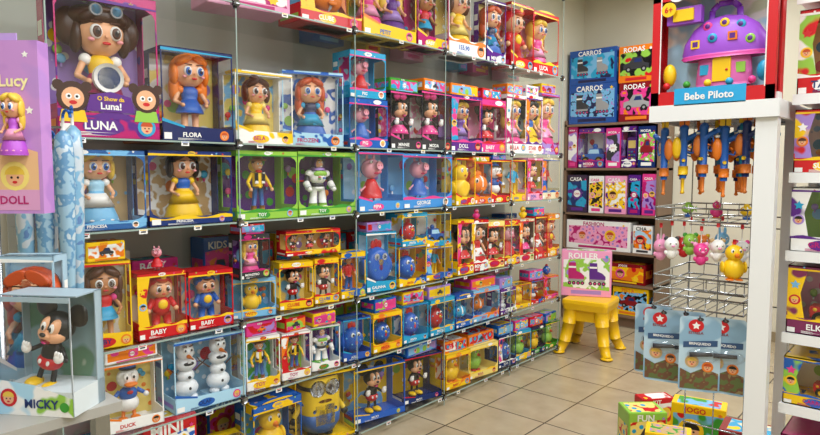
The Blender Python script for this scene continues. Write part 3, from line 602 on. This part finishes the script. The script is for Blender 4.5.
for a,b,t,o,p,ac,fg in ((566,587,175,'33203f','dblue','purple',None),(588,603,176,'white','black','pink',None),(604,626,176,'lpink','white','purple',None),(627,640,175,'purple','black','magenta',None),(641,657,174,'pink','magenta','purple',None)): putb(1.08,a,b,t,0,o,p,ac,'CASA',fig=fg)
putb(.72,566,630,221,0,'white','lpink','magenta','FASHION',motif='duo')
putb(.72,632,652,226,0,'white','sky','dgrey','CHA')
putb(.42,605,645,264,0,'dred','orange','yellow','JOGOS'); putb(.42,575,603,262,0,'purple','pink','white','BABY')
putb(.12,612,648,288,0,'yellow','black','orange','PISTA'); putb(.12,575,610,288,0,'green','yellow','red','BOLA')
# ---------------- yellow stool + box ----------------
m=MB(); Yl=pm('e8b80c',.3); sx,sy=-2.24,4.775
sq=[]
for cx,cy,a0 in ((.15,.15,0),(-.15,.15,90),(-.15,-.15,180),(.15,-.15,270)):
    for k in range(5): t=math.radians(a0+k*22.5); sq.append((cx+.03*math.cos(t),cy+.03*math.sin(t)))
def ring(zs):
    n=len(sq); v=[];f=[]
    for k,z in zs: v+=[(a*k,b*k,z) for a,b in sq]
    for j in range(len(zs)-1):
        for i in range(n): f.append((j*n+i,j*n+(i+1)%n,(j+1)*n+(i+1)%n,(j+1)*n+i))
    f.append(tuple(range(n))); f.append(tuple((len(zs)-1)*n+i for i in range(n))); m.add(v,f,Yl)
ring([(.9,.36),(1,.37),(1.05,.42),(1.03,.445),(.97,.452)])
for a in(-1,1):
    for b in(-1,1):
        pts=[(a*.12,b*.12,.4),(a*.135,b*.135,.25),(a*.16,b*.16,.1),(a*.195,b*.195,.015)]
        for p,q,r in zip(pts[:-1],pts[1:],(.06,.05,.042)): m.tube(p,q,r,r-.006,Yl,14)
        m.ell(a*.195,b*.195,.014,.05,.05,.014,Yl)
    m.box(a*.135,0,.32,.02,.24,.09,Yl); m.box(0,a*.135,.32,.24,.02,.09,Yl)
m.build('plastic_stool',(sx,sy,0),math.radians(8))
m=MB(); carton(m,.4,.38,.12,'lpink','white','lpurple','ROLLER',77,'skate'); m.build('skate_carton',(sx-.07,sy+.05,.453),math.radians(26))
# ---------------- right hand display rack ----------------
WP=pm('e6e8ea',.3); m=MB()
m.box(-.422,2.02,.86,.056,.04,1.72,WP); m.box(-.43,2.4,.86,.035,.035,1.72,WP); m.box(-.425,2.22,.04,.05,.5,.08,WP); m.box(-.56,2.42,.04,.36,.06,.08,WP)
m.box(-.57,2.2,1.69,.36,.42,.012,WP)
m.box(-.57,1.992,1.675,.36,.012,.05,WP); m.box(-.57,2.408,1.675,.36,.012,.05,WP); m.box(-.745,2.2,1.675,.012,.42,.05,WP); m.box(-.394,2.2,1.675,.012,.42,.05,WP)
for i in range(4): m.tube((-.74+i*.1,2.4,.5),(-.74+i*.1,2.4,1.67),.0025,.0025,CHROME,6)
for z in (.55,.8,1.03,1.3,1.34,1.66): m.tube((-.745,2.4,z),(-.43,2.4,z),.0025,.0025,CHROME,6)
m.build('white_metal_display_rack')
def basket(z,y0=2.04,y1=2.39,xa=-.74,xb=-.47):
    m=MB()
    for hz in (0,.04): m.path([(xa,y0,z+hz),(xb,y0,z+hz),(xb,y1,z+hz),(xa,y1,z+hz),(xa,y0,z+hz)],.003,CHROME)
    for i in range(6):
        x=xa+(xb-xa)*i/5; m.path([(x,y0,z+.04),(x,y0,z),(x,y1,z),(x,y1,z+.04)],.0016,CHROME,5)
    for i in range(3):
        y=y0+(y1-y0)*i/2; m.path([(xa,y,z+.04),(xa,y,z),(xb,y,z),(xb,y,z+.04)],.0016,CHROME,5)
    m.build('wire_basket')
for z in (1.34,1.12,1.06): basket(z)
hooks=MB()
def hook(x,z,y): hooks.path([(x,2.398,z),(x,y,z),(x,y-.012,z+.015)],.0025,CHROME)
rng=random.Random(5)
for j,y in enumerate((2.06,2.15,2.24,2.33)):
    for i in range(5 if j%2==0 else 4):
        x=-.725+i*.06+(j%2)*.03; m=MB(); k=.225
        m.push(0,0,0,k)
        watergun(m,rng.choice(['blue','1f6fb0','cyan','dblue','blue']),rng.choice(['orange','orange','d9782a','yellow'])); nm='hanging_water_gun'
        m.pop(); m.box(0,.0,k+.012,.03,.002,.026,rng.choice(['orange','white','yellow'])); m.tube((0,0,k*.96),(0,0,k+.03),.002,.002,'black',5)
        m.build(nm,(x,y,1.415+rng.uniform(-.01,.01)),rng.choice([-.5,.35,.5,-.3,2.6]))
        if j==0: hook(x,1.663,2.045)
def roundpal(m,c,ear=None):
    m.ell(0,0,.25,.22,.2,.24,c); m.ell(0,-.02,.66,.3,.27,.3,c,big=True)
    for s in(-1,1):
        m.ell(s*.11,-.25,.7,.05,.03,.07,'white'); m.ell(s*.11,-.275,.7,.025,.015,.035,'black'); m.ell(s*.23,-.03,.3,.08,.07,.1,c)
        if ear=='long': m.ell(s*.12,0,1.02,.07,.04,.18,c)
        elif ear: m.ell(s*.22,0,.9,.1,.06,.1,ear)
    m.ell(0,-.28,.6,.08,.06,.05,'orange' if not ear else 'lpink')
for i,(x,y,c,e) in enumerate(((-.735,2.08,'lpink','long'),(-.69,2.05,'white','dgrey'),(-.645,2.09,'lgreen','green'),(-.6,2.05,'pink','lpink'),(-.56,2.08,'white','tan'),(-.505,2.05,'yellow',None),(-.70,2.2,'red','dred'),(-.64,2.2,'orange','yellow'),(-.58,2.2,'lblue','long'),(-.52,2.2,'white','pink'))):
    m=MB(); m.push(0,0,0,.075 if i!=5 else .12)
    if i==5: bird(m,c,'orange')
    else: roundpal(m,c,e)
    m.pop(); m.tube((0,0,.06),(0,0,.11),.0015,.0015,'white',5); m.tube((0,0,.11),(0,0,.125),.005,.005,'red',8)
    m.build('hanging_squeeze_toy',(x,y,1.20+(i%3)*.012 if i!=5 else 1.165),.6)
for i,(x,c) in enumerate(((-.69,'lgreen'),(-.6,'pink'),(-.51,'yellow'))):
    m=MB(); m.push(0,0,0,.06); bird(m,c) if i%2 else fish(m,c); m.pop(); m.build('rubber_bath_toy',(x,2.2,1.342),.5)
for i,(x,y) in enumerate(((-.765,2.12),(-.71,2.06),(-.65,2.09),(-.59,2.04),(-.525,2.07))):
    m=MB(); w,h=.12,.24
    N=[]; 
    for cx,cz,a0 in ((w/2-.012,h-.012,0),(-w/2+.012,h-.012,90),(-w/2+.012,.012,180),(w/2-.012,.012,270)):
        for k in range(4): t=math.radians(a0+k*30); N.append((cx+.012*math.cos(t),cz+.012*math.sin(t)))
    m.poly(N,0,prt('86aac4','b4cede','cfdde4',8)); m.poly([(a,b) for a,b in N[::-1]],.0015,pm('d0d0d0'))
    m.disc(-w*.1,h*.88,w*.17,-.0008,'red',18,1.1); m.star(-w*.1,h*.88,w*.11,-.0014,'white'); m.text('ESTRELA',-w*.1,h*.785,w*.5,h*.035,-.001,'dred')
    m.poly([(-w*.46,h*.03),(w*.46,h*.03),(w*.46,h*.26),(w*.1,h*.32),(-w*.2,h*.24),(-w*.46,h*.3)],-.0006,prt('5d6b3c','6b4a35','8a7a50',40))
    badge(m,-w*.18,h*.4,w*.17,-.0012,'tan',random.Random(i)); badge(m,w*.2,h*.34,w*.14,-.0012,'orange',random.Random(i+9)); m.poly([(-w*.4,h*.58),(w*.42,h*.62),(w*.42,h*.7),(-w*.4,h*.66)],-.001,'2f4f78'); m.text('BRINQUEDO',0,h*.64,w*.66,h*.04,-.0016,'white')
    m.disc(0,h-.008,.006,-.0018,'dgrey',10,1.6); m.ell(.01,-.008,h*.5,w*.4,.016,h*.1,FILM); m.tube((-w*.25,-.01,h*.5),(w*.3,-.01,h*.52),.008,.006,'dgrey',8)
    m.build('hanging_toy_card',(x,y,.80),rng.uniform(.1,.5)); hook(x,1.03,y)
hooks.build('display_hooks')
# big activity toy box on top
m=MB(); w,h,d=.345,.42,.1; t=.004
m.box(0,d/2,h/2,w,t,h,'red'); m.box(0,d/2-.004,h/2,w-.03,t,h-.03,prt('sky','white','cdd9c0',9)); m.box(0,0,t/2,w,d,t,'red'); m.box(0,0,h-t/2,w,d,t,'red')
for s_ in (-1,1): m.box(s_*(w/2-t/2),d*.3,h/2,t,d*.4,h,'red'); m.box(s_*(w/2-t/2),-d*.4,h/2,t,d*.2,h,'red'); m.box(s_*(w/2-.012),-d/2,h/2,.024,t,h,'red'); m.box(s_*(w/2-.026),-d/2-.0015,h/2-.01,.003,.002,h-.1,'white')
m.box(0,-d/2,.022,w,t,.044,'red'); m.box(0,-d/2,h-.05,w,t,.1,'red')
m.box(0,-d/2-.003,.026,w*.58,.002,.052,'29a3dc'); m.text('Bebe Piloto',0,.026,w*.48,.022,-d/2-.0055,'white')
for i in range(4): m.disc(-.1+i*.068,h-.078,.028,-d/2-.003,('white','yellow')[i%2],18); m.text('TaTe'[i],-.1+i*.068,h-.078,.03,.035,-d/2-.004,'red')
m.disc(-w*.36,h*.7,.022,-d/2-.0035,'yellow'); m.text('6+',-w*.36,h*.7,.025,.018,-d/2-.0045,'red')
m.box(-.085,-.02,.275,.1,.03,.05,'9c50d0'); m.box(-.085,-.037,.275,.06,.01,.035,'yellow'); m.ell(-.13,-.01,.1,.02,.02,.035,'yellow'); m.ell(.135,-.01,.09,.02,.02,.03,'cyan')
m.push(.025,0.0,.05,.25); st=len(m.v); house(m); m.pop()
for k in range(st,len(m.v)): m.v[k][:,1]*=.55
for k,c in enumerate(('red','green','yellow','cyan','pink')): m.ell(-.13+k*.06,-.035,.064,.011,.011,.011,c)
m.build('boxed_activity_house',(-.575,2.04,1.6965),0)
# ---------------- right shelf unit ----------------
RZ=[.12,.46,.80,1.015,1.26,1.49,1.715,2.0,2.3]; m=MB(); a0,a1=-.378,.55
for z in RZ: m.box((a0+a1)/2,2.27,z-.008,a1-a0,.34,.014,WP); m.box((a0+a1)/2,2.098,z-.012,a1-a0,.006,.03,WP)
m.box((a0+a1)/2,2.44,1.25,a1-a0,.012,2.5,WP)
for x in (a0+.012,a1-.012): m.box(x,2.425,1.25,.024,.03,2.5,WP); m.box(x,2.27,.05,.024,.34,.1,WP)
m.build('white_metal_shelf_unit')
spec={8:[('phone','red','lyel','white','TATETI'),('phone','red','white','yellow','TATETI')],7:[('phone','red','white','yellow','TATETI'),('house','red','sky','yellow','TATETI')],6:[('phone','red','lyel','white','TATETI'),('car','red','white','yellow','+18')],5:[('birdg','red','white','yellow','SUPER'),('car','green','white','red','BABY')],
 4:[('phone','white','lgreen','purple','GREEN'),('bird','yellow','white','red','BABY')],3:[('car','7a2a55','lpink','yellow','ELKA'),('car','purple','pink','yellow','FUN')],2:[('car','yellow','white','blue','CARRO'),('todr','red','lblue','yellow','BABY')],1:[('girl','magenta','pink','white','DOLL'),('hen','blue','sky','yellow','ZOO')],0:[('car','orange','yellow','red','CAR'),('carb','green','lyel','red','CAR')]}
for i,its in spec.items():
    top=(RZ[i+1] if i<8 else 2.6)-.03-RZ[i]; x=a0+.006
    for f,o,inn,ac,tx in its:
        cnt[0]+=1; w=.2; mm=MB(); hh=min(top-.005,.25)*(.97 if i!=2 else .8); wbox(mm,w,hh,.2,o,inn,ac,tx,f,1,cnt[0],foot=.24,style=2); mm.build(NM[f],(x+w/2,2.215,RZ[i]+.0005),0); x+=w+.02
# ---------------- floor pile bottom right ----------------
for (x,y,w,h,d,o,p,ac,tx,rz) in ((-1.2,3.2,.2,.25,.16,'lgreen','lyel','red','FUN',.75),(-.98,2.95,.2,.27,.14,'yellow','tan','green','NATURE',.3),(-.72,2.72,.22,.28,.16,'brown','tan','red','PISTA',1.0),(-.98,3.42,.26,.27,.14,'yellow','green','red','JOGO',.2),(-.62,3.05,.3,.34,.18,'dred','cream','yellow','JOGO',.1),(-1.28,3.6,.2,.18,.1,'red','white','yellow','KIT',.9)):
    cnt[0]+=1; m=MB(); carton(m,w,h,d,o,p,ac,tx,cnt[0]); m.build('toy_carton',(x,y,.0005),rz)
# ---------------- left foreground ----------------
m=MB(); TM=pm('a3a19b',.4); m.box(-1.95,.35,.905,.78,.62,.025,TM)
for x in(-2.3,-1.6):
    for y in(.08,.62): m.box(x,y,.445,.035,.035,.89,CHROME)
m.box(-1.95,.35,.3,.72,.56,.02,TM); m.build('display_table')
TZ=.918
# plush mouse in a clear-windowed box, printed skirt
m=MB(); w,h,d=.2,.285,.12; fy=-d/2
m.box(0,0,.03,w,d,.06,'d0dade'); m.poly([(-w/2,.0),(w/2,.0),(w/2,.045),(0,.075),(-w/2,.085)],fy-.001,prt('sky','white','lgreen',12)); m.text('MICKY',.02,.03,w*.5,.022,fy-.003,'dblue')
badge(m,-w*.33,.042,.022,fy-.002,'red',random.Random(4)); m.disc(w*.39,.024,.012,fy-.002,'green')
m.box(0,d/2-.002,h/2,w,.003,h,prt('8fb0b8','5c8a70','d8dcd0',8)); m.box(0,d*.1,h-.0015,w,d*.8,.003,'9fb4c0')
for s_ in(-1,1):
    m.quad([(s_*w/2,-d/2,.06),(s_*w/2,d/2,.06),(s_*w/2,d/2,h),(s_*w/2,-d/2,h)],FILM); m.box(s_*(w/2-.0015),-d/2+.0015,h/2,.003,.003,h,'c9d2d6'); m.box(s_*(w/2-.0015),d*.38,h/2,.003,d*.22,h,'9fb4c0')
m.quad([(-w/2,fy,.06),(w/2,fy,.06),(w/2,fy,h),(-w/2,fy,h)],FILM); m.box(0,fy,h-.006,w,.003,.012,'9fb4c0')
m.push(0,0,0,.215); st=len(m.v); mouse(m); m.pop()
Rm=np.array(Matrix.Rotation(math.radians(16),3,'Y'))
for k in range(st,len(m.v)):
    m.v[k]=m.v[k]@Rm.T+np.array([-.02,0,.05]); m.v[k][:,1]=np.clip(m.v[k][:,1],-d*.48,d*.46); m.v[k][:,0]=np.clip(m.v[k][:,0],-w*.49,w*.49); m.v[k][:,2]=np.minimum(m.v[k][:,2],h-.005)
m.build('boxed_toy_mouse',(-1.65,.53,TZ),math.radians(34))
m=MB(); wbox(m,.15,.36,.07,'a8c8dc','sky','white','FROZEN','elsa',1,902,style=1); m.build('boxed_princess_doll',(-1.825,.55,TZ),math.radians(44))
m=MB(); carton(m,.17,.3,.08,'7fb0d0','lblue','white','FROZEN',907,'badge'); m.build('toy_carton',(-1.75,.31,TZ),math.radians(46))
m=MB(); m.lathe([(.07,0),(.07,.012),(.02,.02)],CHROME,n=24); m.tube((0,0,.01),(0,0,1.1),.011,.011,CHROME,12); m.path([(0,0,.97),(.06,-.07,.97),(.065,-.076,.985)],.003,CHROME); m.path([(0,0,.97),(-.06,-.03,.97)],.003,CHROME)
m.build('chrome_display_pole',(-2.08,.54,TZ))
m=MB(); w,h,d=.2,.47,.05
m.box(0,0,h/2,w,d,h,prt('b080c8','c08cd0','b68ad0',7)); fy=-d/2-.001
m.poly([(-w*.45,h*.14),(w*.45,h*.14),(w*.45,h*.36),(0,h*.42),(-w*.45,h*.34)],fy,'e6b888'); m.poly([(-w*.45,h*.02),(w*.45,h*.02),(w*.45,h*.14),(-w*.45,h*.14)],fy,'d89cc8'); m.text('Lucy',w*.16,h*.76,w*.46,h*.09,fy-.001,'f4e9b0'); m.text('DOLL',w*.1,h*.08,w*.5,h*.05,fy-.001,'magenta'); m.star(-w*.3,h*.9,.014,fy,'white'); m.star(w*.33,h*.92,.01,fy,'white'); m.star(w*.36,h*.6,.012,fy,'white'); badge(m,w*.12,h*.22,.04,fy-.0005,'lyel',random.Random(1))
m.push(.03,-.03,h*.34,.17); st=len(m.v); doll(m,'blonde','b050c8',iris='blue',over='lpink'); m.pop()
for k in range(st,len(m.v)): m.v[k][:,0]=(m.v[k][:,0]-.03)*.75+.03
m.box(0,0,h+.012,.06,.004,.024,'b79ad6'); m.build('fashion_doll_package',(-1.98,.56,1.38),math.radians(41))
for i,(x,y) in enumerate(((-2.34,.765),(-2.27,.73),(-2.3,.68),(-2.22,.78),(-2.25,.82))):
    m=MB(); P=prt('9fc4da','6a9cc4','c4d6e0',30,'n') if i%2 else prt('c4cfd8','7fb0d0','5f84b8',24,'n')
    m.lathe([(.006,0),(.014,.03),(.026,.3),(.032,.55),(.026,.62),(.008,.64)],P,n=10); m.tube((0,0,-.03),(0,0,.0),.004,.004,'dgrey',6); m.tube((0,0,.62),(0,0,.68),.005,.005,'white',8)
    m.path([(.025*(1-math.cos(t)),0,.68+.025*math.sin(t)) for t in [k*math.pi/6 for k in range(7)]],.005,'blue',8)
    m.build('closed_umbrella',(x,y,.93+.02*i),rng.uniform(0,3))
m=MB(); m.path([(-2.4,.79,1.63),(-2.34,.765,1.63),(-2.3,.68,1.64),(-2.22,.78,1.64)],.004,CHROME); m.build('umbrella_hook_rail')
# ---------------- lights ----------------
def lamp(x,y,e,sx=1.3,sy=.35,rz=0):
    l=bpy.data.lights.new('unseen_tube_light','AREA'); l.shape='RECTANGLE'; l.size=sx; l.size_y=sy; l.energy=e; l.color=(.94,.975,1)
    o=bpy.data.objects.new('unseen_ceiling_light',l); o.location=(x,y,3.16); o.rotation_euler=(0,0,rz); sc.collection.objects.link(o)
    f=MB(); f.box(0,0,.035,sx+.06,sy+.06,.06,pm('f0f0ee')); f.build('unseen_light_fixture',(x,y,3.185),rz)
for x,y,e in ((-.8,.1,28),(-.7,1.7,36),(-1.0,3.5,42),(-1.6,4.9,30),(1.2,.2,56),(1.2,2.2,44),(.9,4.2,36)): lamp(x,y,e,rz=math.pi/2)  # all out of view; the right-side lamps are added to brighten the shelf fronts
w=bpy.data.worlds.new('world'); w.use_nodes=True; w.node_tree.nodes['Background'].inputs[0].default_value=(.9,.95,1,1); w.node_tree.nodes['Background'].inputs[1].default_value=.3; sc.world=w
cam=bpy.data.cameras.new('camera'); cam.sensor_width=36; cam.lens=FPX*36/820; cam.clip_start=.05
co=bpy.data.objects.new('camera',cam); co.location=(0,0,CZ); co.rotation_euler=(math.pi/2-PT,0,HD); sc.collection.objects.link(co); sc.camera=co
